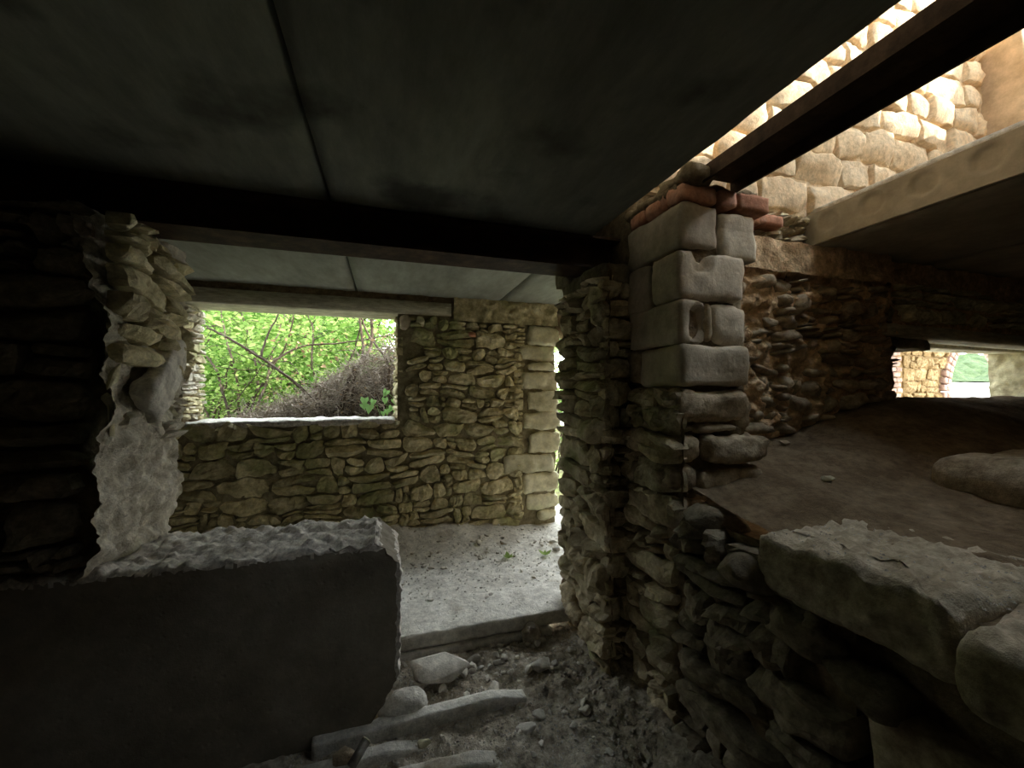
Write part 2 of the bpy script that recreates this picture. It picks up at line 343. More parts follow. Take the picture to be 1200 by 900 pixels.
# ---- ceiling: precast slabs
ceiling = empty('ceiling', (0, 1, .93), 'ceiling of grey precast concrete slabs over both rooms', kind='structure')
def slab(x0, x1, y0, y1, z0=.93, z1=1.15, mat='slab', gap=.006, amp=.003, edge=.012):
    mb = MB(); mb.rough(x0 + gap, x1 - gap, y0, y1, z0, z1, .09, amp, edge, 5, 2)
    return mb.build('concrete_slab', mat, ceiling)
for a, b in ((-4.6, -3.277), (-3.277, -1.777), (-1.777, -.277)):
    slab(a, b, -3.2, 2.19, mat='slab_near'); slab(a, b, 2.21, 4.12)
def ragged(p, d):
    if p.x > 1.1 and p.z < 1.0:
        p = p + Vector((max(0, fbm(p, 11, 4)) * -.007, 0, max(0, fbm(p, 9, 3)) * .008))
    return p
mb = MB(); mb.rough(-.271, 1.17, -3.2, 2.19, .93, 1.15, .05, .003, .015, 5, 2, ragged); mb.build('concrete_slab', 'slab_near', ceiling)
slab(-.277, 1.09, 2.21, 4.12); slab(1.09, 2.6, 2.55, 4.12)
# right slabs: the first shows its hollow-core key recesses on its side
keys = []
yk = 1.80
while yk > -2.6: keys.append(yk); yk -= .235
def keyed(a, z):                          # side face facing -X, recesses of round key pockets
    d = 0
    for y in keys:
        q = math.hypot(a - y, (z - 1.085))
        if q < .066: d = -.016 * min(1, (.066 - q) / .012)
    return Vector((2.65 - d + fbm((2.65, a, z), 12, 2) * .002, a, z))
mb = MB(); mb.sheet(keyed, -3.2, 1.97, .965, 1.165, 420, 18)
mb.f = [q[::-1] for q in mb.f]
mb.rough(2.672, 3.905, -3.2, 2.3, .962, 1.168, .12, .002, .012, 5, 2)
mb.box(2.65, 2.69, -2.8, 1.97, .962, .9655); mb.box(2.65, 2.69, -2.8, 1.97, 1.1645, 1.168); mb.box(2.66, 2.69, 1.966, 1.97, .965, 1.165)
props(mb.build('concrete_slab', 'slab_warm', ceiling), 'hollow-core slab with a row of round pockets along its edge')
slab(3.91, 5.1, -3.2, 2.3, .96, 1.165, 'slab_warm'); slab(5.11, 6.35, -3.2, 2.3, .96, 1.165, 'slab_warm'); slab(6.36, 7.7, -3.2, 2.3, .96, 1.165, 'slab_warm')

mb = MB(); mb.rough(-4.6, 1.13, -3.2, 2.0, 1.148, 1.20, .3, .003, .01); mb.rough(-4.6, 2.55, 2.38, 4.3, 1.148, 1.20, .3, .003, .01); mb.rough(2.70, 7.8, -3.2, 2.0, 1.166, 1.22, .3, .003, .01)
props(mb.build('floor_upper', 'dust_floor'), 'unseen screed added on the precast slabs to close their joints to light', kind='structure')  # added layer that stops light leaking between the slabs
mb = MB(); mb.rough(1.66, 2.64, -3.2, .25, .965, 1.165, .1, .003, .01); mb.rough(1.18, 1.40, -3.2, .2, 1.06, 1.15, .1, .003, .01); mb.build('concrete_slab', 'slab_warm', ceiling)  # unseen slabs added to shorten the ceiling gap and cut its light
# ---- far wall with the window and the doorway at its right end
WX0, WX1, WZ0, WZ1 = -1.60, .10, -.25, .74
wall_far = empty('wall_far', (0, 3.93, -1.385), 'rubble stone wall at the far side with an unglazed window opening', kind='structure')
mb = MB()
for b in ((-3.2, WX0 - .02, 3.965, 4.33, -1.6, .93), (WX0 - .03, WX1 + .02, 3.965, 4.33, -1.6, WZ0 - .03), (WX1 + .03, 1.68, 3.965, 4.33, -1.6, .93), (1.66, 4.6, 3.965, 4.33, .62, .93), (3.6, 4.2, 3.965, 4.33, -1.6, .93)):
    mb.rough(*b, .07, .02, .02, 8, 3)
mb.rough(-2.0, .66, 3.975, 4.30, .868, .94, .08, .005, .01, 8, 3); mb.rough(-3.2, 4.2, 4.125, 4.33, .87, 1.16, .1, .002, .01, 8, 3); mb.build('wall_core', 'mortar', wall_far)
pf = Plane((0, 3.93, 0), (1, 0, 0), (0, -1, 0))
def keep_far(a, z, c):
    if WX0 - .10 < a < WX1 + .06 and c[3] > WZ0 + .015: return False
    if a > 1.28: return False
    return True
mortar_face(wall_far, pf, -2.9, 1.70, -1.45, .93, 'mortar_far', d0=-.010, amp=.016, res=.022, keep=lambda a, z: not (WX0 < a < WX1 and z > WZ0 - .03))
rubble(wall_far, pf, -2.3, 1.30, -1.40, .72, (.085, .175), (.13, .34), 'rubble_far', 11, prot=.045, joint=.004, keep=keep_far, warp_amp=.06, rough=1.0, jit=.016, split=.40, tilt=.12, back=.03, flat=.25, irr=2.0, round_=.6)
# pale quoins by the doorway
zq = -1.32; rq = random.Random(5)
for h, wq in ((.10, .22), (.17, .36), (.22, .40), (.19, .56), (.24, .36), (.20, .42), (.22, .34), (.20, .40), (.10, .30), (.17, .40), (.20, .34)):
    x1 = 1.73 + rq.uniform(-.05, .03); x0 = x1 - wq
    mb = MB(); mb.rough(x0, x1, 3.885 + rq.uniform(-.015, .015), 4.33, zq + .004, zq + h - .004, .03, .03, .045, 6, 4)
    mb.build('quoin_stone', 'quoin', wall_far); zq += h
rubble(wall_far, pf, 1.24, 1.36, -1.3, .72, (.06, .14), (.08, .13), 'rubble_far', 12, prot=.03)
# rough plaster band under the slabs, right of the lintel
mortar_face(wall_far, pf, .62, 1.72, .70, .93, 'rubble_far', d0=.03, amp=.035, res=.022, name='plaster_band')
mortar_face(wall_far, pf, -2.4, .62, .875, .93, 'mortar', d0=.005, amp=.025, res=.02, name='plaster_band')
mb = MB(); mb.rough(-1.95, .60, 3.90, 4.30, .745, .872, .06, .003, .012, 6, 2); mb.build('lintel', 'lintel', wall_far)
# window reveals and sill
pj = Plane((WX0, 0, 0), (0, 1, 0), (1, 0, 0))
rubble(wall_far, pj, 3.94, 4.33, WZ0, .74, (.05, .10), (.08, .2), 'rubble_far', 21, prot=.03, alt=('white_mortar', .5), rough=1.2)
pj2 = Plane((WX1, 0, 0), (0, 1, 0), (-1, 0, 0))
rubble(wall_far, pj2, 3.94, 4.33, WZ0, .74, (.07, .14), (.12, .25), 'rubble_far', 22, prot=.03, rough=1.2)
for (x, z, sx, sz, m) in ((.16, .66, .14, .19, 'pillar'), (.30, .68, .10, .12, 'quoin'), (.43, .70, .09, .10, 'rubble_far')):
    hull_rock('stone', (x, 3.95, z), (sx, .16, sz), m, wall_far, seed=int(x * 100), n=24)
hull_rock('brick', (.80, 3.905, .575), (.10, .10, .075), 'brick', wall_far, seed=3, n=14, rot=(0, .5, .2)); 
mb = MB(); mb.rough(WX0 + .02, WX1 - .02, 3.90, 4.36, WZ0 - .05, WZ0 + .005, .03, .014, .02, 10, 4); mb.build('window_sill', 'concrete', wall_far)
# left wall of the far room, rear walls of the near room (all mostly hidden)
def plain_wall(name, label, boxes, mat='mortar', res=.12, amp=.03):
    e = None; mb = MB()
    for b in boxes: mb.rough(*b, res, amp, .03, 6, 3)
    o = mb.build(name, mat); return props(o, label, kind='structure')
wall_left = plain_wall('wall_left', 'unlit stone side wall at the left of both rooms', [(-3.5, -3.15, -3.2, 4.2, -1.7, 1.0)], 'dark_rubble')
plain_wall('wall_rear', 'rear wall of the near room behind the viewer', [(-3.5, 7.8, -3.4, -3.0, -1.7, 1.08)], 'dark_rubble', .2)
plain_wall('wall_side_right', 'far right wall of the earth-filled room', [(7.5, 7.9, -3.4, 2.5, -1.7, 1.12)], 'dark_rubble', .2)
plain_wall('wall_side', 'side wall closing the far room beside the doorway', [(3.95, 4.25, 2.5, 4.3, -1.7, 1.3)], 'mortar', .15)

# ---- middle wall (pier left, pier right, and the run to the right with the low opening)
wall_middle = empty('wall_middle', (0, 1.95, -1.55), 'rubble stone cross wall between the near and the far room', kind='structure')
mb = MB()
def pier_shape(p, d):
    if p.x > -1.4 and d.x > .3: p = p + Vector((-.10 * max(0, (p.z - .1) / .6) * max(0, (2.45 - p.y) / .5) + .03 * math.sin(p.z * 9), 0, 0))
    return p
mb.rough(-3.3, -1.13, 1.99, 2.47, -.70, .72, .07, .02, .04, 8, 3, pier_shape)
mb.rough(1.19, 1.80, 1.99, 2.54, -1.65, .73, .07, .02, .03, 8, 3)
mb.rough(1.34, 1.80, 1.99, 2.54, .70, 1.17, .07, .02, .03, 8, 3)
mb.rough(1.78, 3.52, 1.99, 2.54, -1.65, .99, .10, .02, .03, 8, 3)
mb.rough(3.50, 6.14, 1.99, 2.54, -1.65, -.09, .12, .02, .03, 8, 3)
mb.rough(3.50, 6.14, 1.99, 2.54, .49, .99, .10, .02, .03, 8, 3)
mb.rough(6.12, 7.8, 1.99, 2.54, -1.65, .99, .12, .02, .03, 8, 3)
mb.build('wall_core', 'mortar', wall_middle)
# left pier, unlit near face
pn = Plane((0, 1.95, 0), (1, 0, 0), (0, -1, 0))
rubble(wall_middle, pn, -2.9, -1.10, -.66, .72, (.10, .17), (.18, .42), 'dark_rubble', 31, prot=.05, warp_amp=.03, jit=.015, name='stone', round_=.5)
# left pier reveal, facing the doorway
pr = Plane((-1.0, 0, 0), (0, 1, 0), (1, 0, 0))
def bulge(a, z):
    return .05 * noise.noise(Vector((a * 3, z * 4, 3))) - .12 * max(0, (z - .3) / .4) * max(0, (2.35 - a) / .4) - (.08 * max(0, (-.40 - z) / .3)) * max(0, min(1, (2.25 - a) / .3)) - .03
mortar_face(wall_middle, pr, 1.93, 2.50, -.70, .73, 'white_mortar', d0=0, amp=.034, freq=9, res=.011, fn=bulge, name='mortar', octv=5)
rubble(wall_middle, pr, 1.95, 2.50, .12, .72, (.07, .12), (.14, .3), 'rubble_far', 33, prot=.04, back=.05, slope=-.15, jit=.012, rough=.9, warp_amp=.03, res=.018)
rubble(wall_middle, pr, 2.0, 2.50, -.32, -.02, (.07, .12), (.12, .28), 'white_mortar', 34, prot=.02, back=.04, jit=.012, rough=1.0, skip=.35)
mx = Matrix.Translation((-.985, 2.26, .075)) @ Euler((R(-52), 0, R(6))).to_matrix().to_4x4()
mb = MB(); mb.rough(-.05, .035, -.095, .095, -.24, .24, .018, .016, .045, 9, 4, mx=mx)
props(mb.build('stone', 'loose', wall_middle), 'large slanted oval grey stone in the pier reveal')
for (y, z, s, rx) in ((1.97, .06, (.05, .03, .17), -.7), (1.95, -.04, (.04, .05, .09), .5), (1.96, -.12, (.03, .03, .16), .2), (2.0, .18, (.08, .10, .06), .3), (2.42, -.10, (.06, .12, .06), .2)):
    hull_rock('stone', (-1.03, y, z), s, 'quoin', wall_middle, seed=int(z * 100) + 40, rot=(rx, 0, 0))
# right pier: reveal facing -X and the short near face in the recess
pR = Plane((1.155, 0, 0), (0, 1, 0), (-1, 0, 0))
rubble(wall_middle, pR, 1.95, 2.55, -1.6, .66, (.09, .18), (.14, .40), 'rubble', 41, prot=.05, joint=.004, jit=.016, warp_amp=.04, rough=1.1, split=.35, tilt=.10, res=.02, flat=.3, irr=1.6)
mortar_face(wall_middle, pR, 1.94, 2.56, -1.6, .72, 'mortar', d0=-.015, amp=.02, res=.018)
pR2 = Plane((0, 1.97, 0), (1, 0, 0), (0, -1, 0))
rubble(wall_middle, pR2, 1.13, 1.34, -1.6, .66, (.08, .15), (.10, .22), 'rubble', 42, prot=.03, warp_amp=.02, rough=1.2)
mb = MB(); mb.rough(1.13, 1.36, 1.97, 2.5, .62, .73, .03, .015, .02, 9, 3); mb.rough(1.10, 1.5, 2.33, 2.54, .70, .93, .04, .015, .02, 9, 3); mb.build('mortar_bed', 'dark_rubble', wall_middle)
def lumps(a, z):                     # clods of mud mortar: cellular lumps at two sizes
    v = 0
    for f, k in ((9, .055), (24, .028)):
        q = Vector((a * f + 1.5 * noise.noise(Vector((a * 5, z * 5, 1))), z * f * 1.2, f)); d = noise.voronoi(q)[0]; v += k * (.5 - d[0] * 1.1)
    return v
# right run: crumbling mud mortar with scattered stones
mortar_face(wall_middle, pn, 1.60, 3.41, -.55, .955, 'mud', d0=.025, amp=.045, freq=5, res=.012, octv=4, name='mortar', fn=lumps)
mortar_face(wall_middle, pn, 3.46, 7.4, .42, .955, 'mud', d0=.0, amp=.035, freq=7, res=.04, name='mortar')
def sc(a, z, c):
    if z > .72: return False
    dens = .20 if a < 2.15 else .75
    return noise.cell(Vector((a * 13.3, z * 17.7, 2))) < dens
rubble(wall_middle, pn, 1.80, 3.42, -.42, .74, (.06, .13), (.08, .24), 'pillar_low', 51, prot=.07, back=.04, keep=sc, warp_amp=.05, rough=.7, jit=.012, irr=1.6, tilt=.2, smooth=True, round_=.7)
rubble(wall_middle, pn, 3.50, 6.8, .52, .80, (.06, .12), (.16, .40), 'rubble_far', 52, prot=.05, back=.04, keep=lambda a, z, c: noise.cell(Vector((a * 7, z * 19, 1))) < .7, rough=1.4, jit=.02)
rubble(wall_middle, Plane((0, 1.94, 0), (1, 0, 0), (0, -1, 0)), 1.82, 2.66, .965, 1.165, (.045, .075), (.07, .16), 'rubble', 53, prot=.035, rough=1.5, alt=('pillar_low', .3), warp_amp=.015)
mb = MB(); mb.rough(1.80, 2.70, 1.97, 2.5, .94, 1.17, .05, .02, .02, 9, 3); mb.build('mortar_bed', 'mud', wall_middle)
for x, z in ((2.08, 1.062), (2.26, 1.066)):
    mb = MB(); mb.rough(x - .11, x + .10, 1.865, 2.0, z - .035, z + .035, .022, .006, .01, 14, 3); mb.build('brick', 'brick', wall_middle)
hull_rock('brick', (2.30, 1.93, .70), (.07, .06, .14), 'brick', wall_middle, seed=66)
# plaster strip below the hollow slabs
mortar_face(wall_middle, pn, 1.86, 3.4, .76, .96, 'mud', d0=.065, amp=.03, freq=4, res=.02, name='plaster_strip')
# lintels over the low opening
mb = MB(); mb.rough(3.32, 7.2, 1.925, 2.14, .415, .50, .06, .004, .012, 6, 2, lambda p, d: p + Vector((0, 0, -.012 * (p.x - 3.3)))); mb.build('lintel', 'lintel', wall_middle)
mb = MB(); mb.rough(3.9, 7.2, 2.30, 2.56, .40, .455, .06, .003, .012, 6, 2); mb.build('lintel', 'quoin', wall_middle)
mb = MB(); mb.rough(3.48, 4.02, 2.00, 2.44, .33, .42, .03, .02, .02, 8, 3); mb.build('mortar_bed', 'dark_rubble', wall_middle)
pOl = Plane((3.50, 0, 0), (0, 1, 0), (1, 0, 0))
mortar_face(wall_middle, pOl, 1.95, 2.56, -.12, .40, 'mud', d0=-.01, amp=.03, freq=9, res=.02, name='plaster')
for (x, y, z, s) in ((3.56, 2.05, .05, .12), (3.62, 2.2, .0, .13), (3.6, 2.40, .28, .12), (3.55, 2.02, .30, .15), (3.70, 2.30, -.03, .10)):
    hull_rock('stone', (x, y, z), (s * 1.2, s, s * .8), 'dark_rubble', wall_middle, seed=int(x * 100 + y * 10))
pOr = Plane((6.10, 0, 0), (0, 1, 0), (-1, 0, 0))
mortar_face(wall_middle, pOr, 1.95, 2.56, -.12, .42, 'quoin', d0=0, amp=.02, freq=10, res=.02, name='plaster')
# the crumbly mortar mass between beam end and pillar
# ---- pillar of pale blocks
wall_pillar = empty('wall_pillar', (1.5, 1.7, -1.55), 'stone pillar topped by pale limestone blocks and red bricks', kind='structure')
mb = MB(); mb.rough(1.34, 1.74, 1.59, 1.99, -1.65, .90, .06, .015, .03, 8, 3); mb.build('wall_core', 'mortar', wall_pillar)
def block(x0, x1, y0, y1, z0, z1, mat='pillar', amp=.012, rad=.014, fn=None, name='limestone_block', res=.025, label=None):
    mb = MB(); mb.rough(x0, x1, y0, y1, z0, z1, res, amp, rad, 7, 4, fn); return props(mb.build(name, mat, wall_pillar), label)
def notch(cx, cz, rx, rz, dep):
    def f(p, d):
        if p.y < 1.64:
            q = ((p.x - cx) / rx) ** 2 + ((p.z - cz) / rz) ** 2
            if q < 1: p = p + Vector((0, dep * (1 - q) ** .5, 0))
        return p
    return f
def dentop(p, d):
    if abs(p.x - 1.44) < .045 and p.z > .60: p = p + Vector((0, .02, -.05 * (1 - abs(p.x - 1.44) / .045)))
    return p
block(1.305, 1.525, 1.54, 1.98, .690, .900, label='top left limestone block with a crisp corner and tooled face')
block(1.555, 1.775, 1.55, 1.90, .655, .885, amp=.012, rad=.022)
block(1.300, 1.700, 1.545, 1.76, .448, .676, fn=dentop, amp=.012, rad=.025)
block(1.30, 1.42, 1.785, 1.97, .42, .68, amp=.012, rad=.03)
block(1.295, 1.450, 1.54, 1.95, .235, .438, fn=notch(1.40, .33, .045, .09, .09), amp=.012, rad=.022)
block(1.500, 1.715, 1.55, 1.90, .230, .440, amp=.018, rad=.05)
block(1.300, 1.705, 1.53, 1.86, .030, .225, amp=.010, rad=.022, label='long pale limestone block, lowest of the pale ones')
block(1.30, 1.42, 1.87, 1.98, .05, .23, amp=.012, rad=.03, mat='pillar_low')
block(1.47, 1.51, 1.56, 1.70, .24, .43, 'pillar_low', .01, .02)
# rough brown courses below
for (x0, x1, z0, z1, y) in ((1.285, 1.69, -.145, .018, 1.535), (1.31, 1.40, -.19, -.155, 1.56), (1.40, 1.64, -.195, -.152, 1.54), (1.64, 1.76, -.20, -.03, 1.58),
                            (1.26, 1.42, -.33, -.20, 1.55), (1.43, 1.80, -.345, -.205, 1.50), (1.27, 1.50, -.47, -.345, 1.56), (1.40, 1.78, -.50, -.355, 1.52),
                            (1.25, 1.46, -.64, -.50, 1.54), (1.47, 1.78, -.66, -.51, 1.50)):
    block(x0, x1, y, 1.93, z0 + .006, z1 - .006, 'pillar_low', .026, .035, name='stone', res=.022)
pp = Plane((1.295, 0, 0), (0, 1, 0), (-1, 0, 0))
rubble(wall_pillar, pp, 1.56, 1.97, -1.6, .02, (.08, .15), (.14, .3), 'rubble', 61, prot=.05, rough=1.0, jit=.014, warp_amp=.04, joint=.004, tilt=.1, res=.02, flat=.3, irr=1.4)
mortar_face(wall_pillar, pp, 1.54, 1.97, -1.6, .02, 'mortar', d0=-.015, amp=.02, res=.018)
# brick course on top
x = 1.30
for wb in (.215, .115, .20):
    mb = MB(); mb.rough(x + .004, x + wb - .004, 1.53, 1.64, .905, .985, .02, .008, .012, 14, 3); mb.build('brick', 'brick', wall_pillar); x += wb + .008
for y0, y1 in ((1.65, 1.80), (1.81, 1.93)):
    mb = MB(); mb.rough(1.295, 1.42, y0, y1, .905, .975, .022, .006, .01, 14, 3); mb.build('brick', 'brick', wall_pillar)
mb = MB(); mb.rough(1.30, 1.80, 1.56, 1.98, .96, 1.02, .022, .03, .02, 9, 4); mb.rough(1.42, 1.80, 1.64, 1.95, .89, .97, .04, .01, .01); mb.build('mortar_bed', 'mortar', wall_pillar)
mb = MB(); mb.rough(1.30, 1.46, 1.46, 1.70, .985, 1.05, .02, .02, .02, 12, 4); mb.build('mortar', 'mortar', wall_pillar)

# ---- low right wall running towards the viewer, retaining the earth
wall_right = empty('wall_right', (1.3, .5, -1.6), 'low battered stone wall at the right holding back the earth', kind='structure')
mb = MB(); mb.rough(1.40, 1.78, -2.9, 1.57, -1.7, -.60, .09, .02, .03, 8, 3); mb.build('wall_core', 'mortar', wall_right)
pw = Plane((1.315, 0, 0), (0, 1, 0), (-1, 0, 0))
def kr(a, z, c):
    if a < 1.0 and z > -.70: return False
    if a < .88 and z > -1.35: return False
    return z < -.56
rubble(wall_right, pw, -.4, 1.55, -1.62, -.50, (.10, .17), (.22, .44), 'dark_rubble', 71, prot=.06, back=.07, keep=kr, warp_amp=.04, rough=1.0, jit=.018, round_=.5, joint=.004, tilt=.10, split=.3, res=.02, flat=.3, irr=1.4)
mortar_face(wall_right, pw, .86, 1.60, -1.65, -.56, 'mortar', d0=-.03, amp=.02, res=.025)
def ledge(x0, x1, y0, y1, z0, z1, lab=None, ang=0):
    def f(p, d):
        if p.z > z1 - .03: p = p + Vector((0, 0, fbm(p, 14, 5, .65) * .022))
        p = p + Vector((fbm(p, 5, 4) * .05 if p.x < x0 + .1 else 0, 0, 0))
        return p
    mb = MB(); mb.rough(x0, x1, y0, y1, z0, z1, .016, .012, .035, 8, 3, f)
    props(mb.build('ledge_stone', 'ledge', wall_right), lab)
ledge(1.29, 1.85, .60, 1.13, -.70, -.50, 'broad flat ledge stone on top of the low wall')
ledge(1.24, 1.85, -.10, .585, -.71, -.53); ledge(1.24, 1.85, -1.2, -.12, -.72, -.53)
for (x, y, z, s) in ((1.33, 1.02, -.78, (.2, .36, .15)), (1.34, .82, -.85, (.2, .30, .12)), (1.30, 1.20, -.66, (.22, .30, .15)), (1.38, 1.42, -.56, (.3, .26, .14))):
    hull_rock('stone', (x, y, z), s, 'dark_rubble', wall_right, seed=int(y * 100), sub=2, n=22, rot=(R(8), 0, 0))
mb = MB(); mb.rough(1.30, 1.72, -1.0, .80, -1.62, -.86, .04, .008, .02, 6, 3, lambda p, d: p + Vector((0, 0, -.10 * max(0, .8 - p.y) if p.z > -1.0 else 0)))
props(mb.build('pale_block', 'pillar_low', wall_right), 'smooth pale block set under the ledge')

# ---- upper storey: end wall and side wall, closed in by unseen added walls and roof
wall_upper = empty('wall_upper', (3, 2.0, 1.17), 'upper wall of warm limestone blocks beyond the ceiling gap', kind='structure')
mb = MB(); mb.rough(1.0, 4.72, 1.99, 2.40, 1.15, 4.3, .12, .012, .02, 6, 3); mb.build('wall_core', 'ashlar', wall_upper)
pu = Plane((0, 1.95, 0), (1, 0, 0), (0, -1, 0))
rubble(wall_upper, pu, 1.30, 4.66, 1.19, 4.2, (.19, .26), (.20, .44), 'ashlar', 81, prot=.03, back=.05, joint=.009, warp_amp=.03, round_=.22, rough=.8, split=.0, flat=.25, jit=.012, name='limestone_block', tilt=.03, res=.035, smooth=True)
mortar_face(wall_upper, pu, 1.1, 4.7, 1.17, 4.25, 'ashlar', d0=-.02, amp=.014, res=.04)
ws = MB()
def side_top(y):
    t = 2.86 + .02 * noise.noise(Vector((y * 3, 0, 0)))
    if 1.22 < y < 1.74: t = 2.22 + .35 * (1.74 - y) / .52 + .06 * noise.noise(Vector((y * 14, 3, 0)))
    return t
def side_fn(p, d):
    if p.z > 1.5: p = Vector((p.x, p.y, 1.5 + (p.z - 1.5) * (side_top(p.y) - 1.5) / 1.36))
    return p
ws.rough(4.69, 5.05, -3.0, 2.4, 1.17, 2.86, .05, .008, .02, 5, 3, side_fn)
props(ws.build('wall_upper_right', 'plaster'), 'plain orange plastered side wall of the upper storey', kind='structure')
plain_wall('wall_upper_rear', 'unseen rear and left walls added to close the upper storey to sky light', [(-3.6, 5.0, -3.4, -3.0, 1.17, 3.9), (-3.6, -3.2, -3.0, 2.4, 1.17, 3.9), (-3.6, 1.1, 1.99, 2.4, 1.17, 3.9)], 'ashlar', .2, .02)  # out of view, added to shut sky light out of the upper storey
plain_wall('ceiling_upper', 'unseen roof slab added over the upper storey against sky light, with a hole to light the ledge, open above the right side wall', [(-3.6, 2.5, -3.4, 2.45, 3.9, 4.1), (3.6, 5.2, -3.4, 2.45, 3.9, 4.1), (2.5, 3.6, -3.4, -.3, 3.9, 4.1), (2.5, 3.6, 1.2, 2.45, 3.9, 4.1)], 'slab', .25, .003)  # unseen roof added to dim the rooms; its hole lights the ledge

# ---- floors
def smooth(x, a, b):
    t = min(1, max(0, (x - a) / (b - a))); return t * t * (3 - 2 * t)
def far_floor(x, y):
    pile = .15 * smooth(y, 3.55, 3.95) * (1 - smooth(x, .7, 1.5)) + .03
    return -1.40 + pile * (.8 + .5 * noise.noise(Vector((x * 4, y * 4, 0)))) * smooth(y, 3.2, 3.95) + .010 * fbm((x, y, 0), 9, 4) + .012 * max(0, fbm((x, y, 4), 20, 2)) * smooth(y, 2.7, 3.1)
mb = MB(); mb.sheet(lambda x, y: Vector((x, y, far_floor(x, y))), -3.1, 4.4, 2.44, 4.6, 300, 90)
floor = props(mb.build('floor', 'dust_floor'), 'pale dusty concrete floor of the far room strewn with debris', kind='structure')
mb = MB(); mb.rough(-1.2, 1.30, 2.385, 2.75, -1.475, -1.392, .02, .006, .01, 12, 3); mb.build('slab_edge', 'dust_floor', floor)
mb = MB(); mb.rough(-.6, 1.0, 2.36, 2.7, -1.53, -1.485, .02, .01, .01, 12, 3); mb.build('slab_edge', 'dust_floor', floor)
def near_z(x, y):
    return -1.555 + .03 * smooth(y, 1.9, 2.3) - .02 * smooth(1.9 - y, 0, .6) + .022 * fbm((x, y, 0), 5, 3) + .014 * fbm((x, y, 2), 22, 3) + .05 * smooth(x, .95, 1.3)
mb = MB(); mb.sheet(lambda x, y: Vector((x, y, near_z(x, y))), -3.2, 1.5, -3.0, 2.55, 170, 60, keep=lambda x, y: y < 1.38 or x < -.4)
mb.v = [v - Vector((0, 0, .006 if v.y > 1.15 and v.x > -.55 else 0)) for v in mb.v]
mb.sheet(lambda x, y: Vector((x, y, near_z(x, y))), -.6, 1.5, 1.15, 2.55, 170, 112)
props(mb.build('floor_near', 'debris'), 'lower dirt floor of the near room covered with rubble', kind='structure')
def earth_z(x, y):
    z = -.50 + .16 * smooth(y, .9, 1.95) + .30 * smooth(x, 1.9, 3.5) * smooth(y, .5, 1.9) + .07 * smooth(x, 2.4, 4) * (1 - smooth(y, .5, 1.9))
    z -= .05 * (1 - smooth(x, 1.35, 1.8))
    return z + .018 * fbm((x, y, 1), 3, 3) + .006 * fbm((x, y, 3), 18, 3)
mb = MB(); mb.sheet(lambda x, y: Vector((x, y, earth_z(x, y) if y < 2.0 else min(earth_z(x, 2.0), -.06 + .02 * fbm((x, y, 0), 6, 3)))), 1.36, 7.7, -3.0, 2.62, 170, 150)
earth = props(mb.build('floor_earth', 'earth'), 'brown earth fill sloping up to the low opening', kind='structure')
mb = MB(); mb.sheet(lambda x, y: Vector((x, y, -1.42 + .03 * fbm((x, y, 0), 2, 2))), -14, 8, 4.5, 16, 60, 40)
def bank(x, y):
    return -1.45 + 1.05 * smooth(x, 1.9, 1.0) if False else Vector((x, y, -1.5 + 1.08 * (1 - smooth(x, .9, 1.7)) + .1 * fbm((x, y, 7), 2, 3)))
mb.sheet(bank, -14, 1.9, 4.34, 12, 90, 60)
props(mb.build('ground_outside', 'ground'), 'leafy soil bank outside the window', kind='structure')

# ================================================================== THINGS
# ---- steel beams
def i_beam(name, x0, x1, y0, y1, zb, h, wf, along, label):
    t = .012; tw = .010
    mb = MB()
    c = ((y0 + y1) / 2) if along == 'x' else ((x0 + x1) / 2)
    if along == 'x':
        mb.box(x0, x1, c - wf / 2, c + wf / 2, zb, zb + t); mb.box(x0, x1, c - wf / 2, c + wf / 2, zb + h - t, zb + h); mb.box(x0, x1, c - tw / 2, c + tw / 2, zb + t, zb + h - t)
    o = mb.build(name, 'steel', smooth=False); return props(o, label, 'beam')
e = empty('steel_beam', (0, 2.2, .735), 'dark rusted steel beam spanning above the doorway', 'beam')
mb = MB(); mb.box(-3.1, 1.45, 2.10, 2.32, .735, .750); mb.build('bottom_flange', 'steel', e, smooth=False)
mb = MB(); mb.box(-3.1, 1.45, 2.10, 2.32, .912, .926); mb.build('top_flange', 'steel', e, smooth=False)
mb = MB(); mb.box(-3.1, 1.45, 2.20, 2.215, .750, .912); mb.build('web', 'steel', e, smooth=False)
e = empty('steel_beam', (1.526, 0, .99), 'rusted steel channel beam beside the open ceiling gap, resting on the pillar', 'beam')
mb = MB(); mb.box(1.407, 1.645, -3.0, 1.57, 1.045, 1.058); mb.build('web', 'steel', e, smooth=False)
mb = MB(); mb.box(1.407, 1.420, -3.0, 1.57, .988, 1.045); mb.build('flange', 'steel', e, smooth=False)
mb = MB(); mb.box(1.632, 1.645, -3.0, 1.57, .988, 1.045); mb.build('flange', 'steel', e, smooth=False)

# ---- foundation block
def fblock(p, d):
    lim = .062 - max(0, (p.z + .80)) * 1.1 * (1 if p.z > -.80 else 0) - max(0, (-1.30 - p.z)) * .65
    lim += .008 * fbm(p, 22, 3) + .02 * (2.1 - p.y)
    lim -= .0
    if p.x > lim: p = Vector((lim, p.y, p.z))
    if p.z > -.76:
        k = smooth(p.z, -.76, -.70)
        p = p + Vector((0, 0, k * (.020 * fbm(p, 7, 2) + .034 * abs(fbm(p, 14, 2, .6)) + .020 * abs(fbm(p, 38, 2, .6)) - .018)))
        if d.y < -.3: p = p + Vector((0, k * .03 * max(0, fbm(p, 9, 3) + .2), 0))
    if p.x > -.02 : p = p + Vector((.010 * fbm(p, 30, 4, .7), 0, 0))
    return p
mb = MB(); mb.rough(-3.1, .09, 1.95, 2.42, -1.56, -.70, .0145, .0025, .008, 6, 2, fblock)
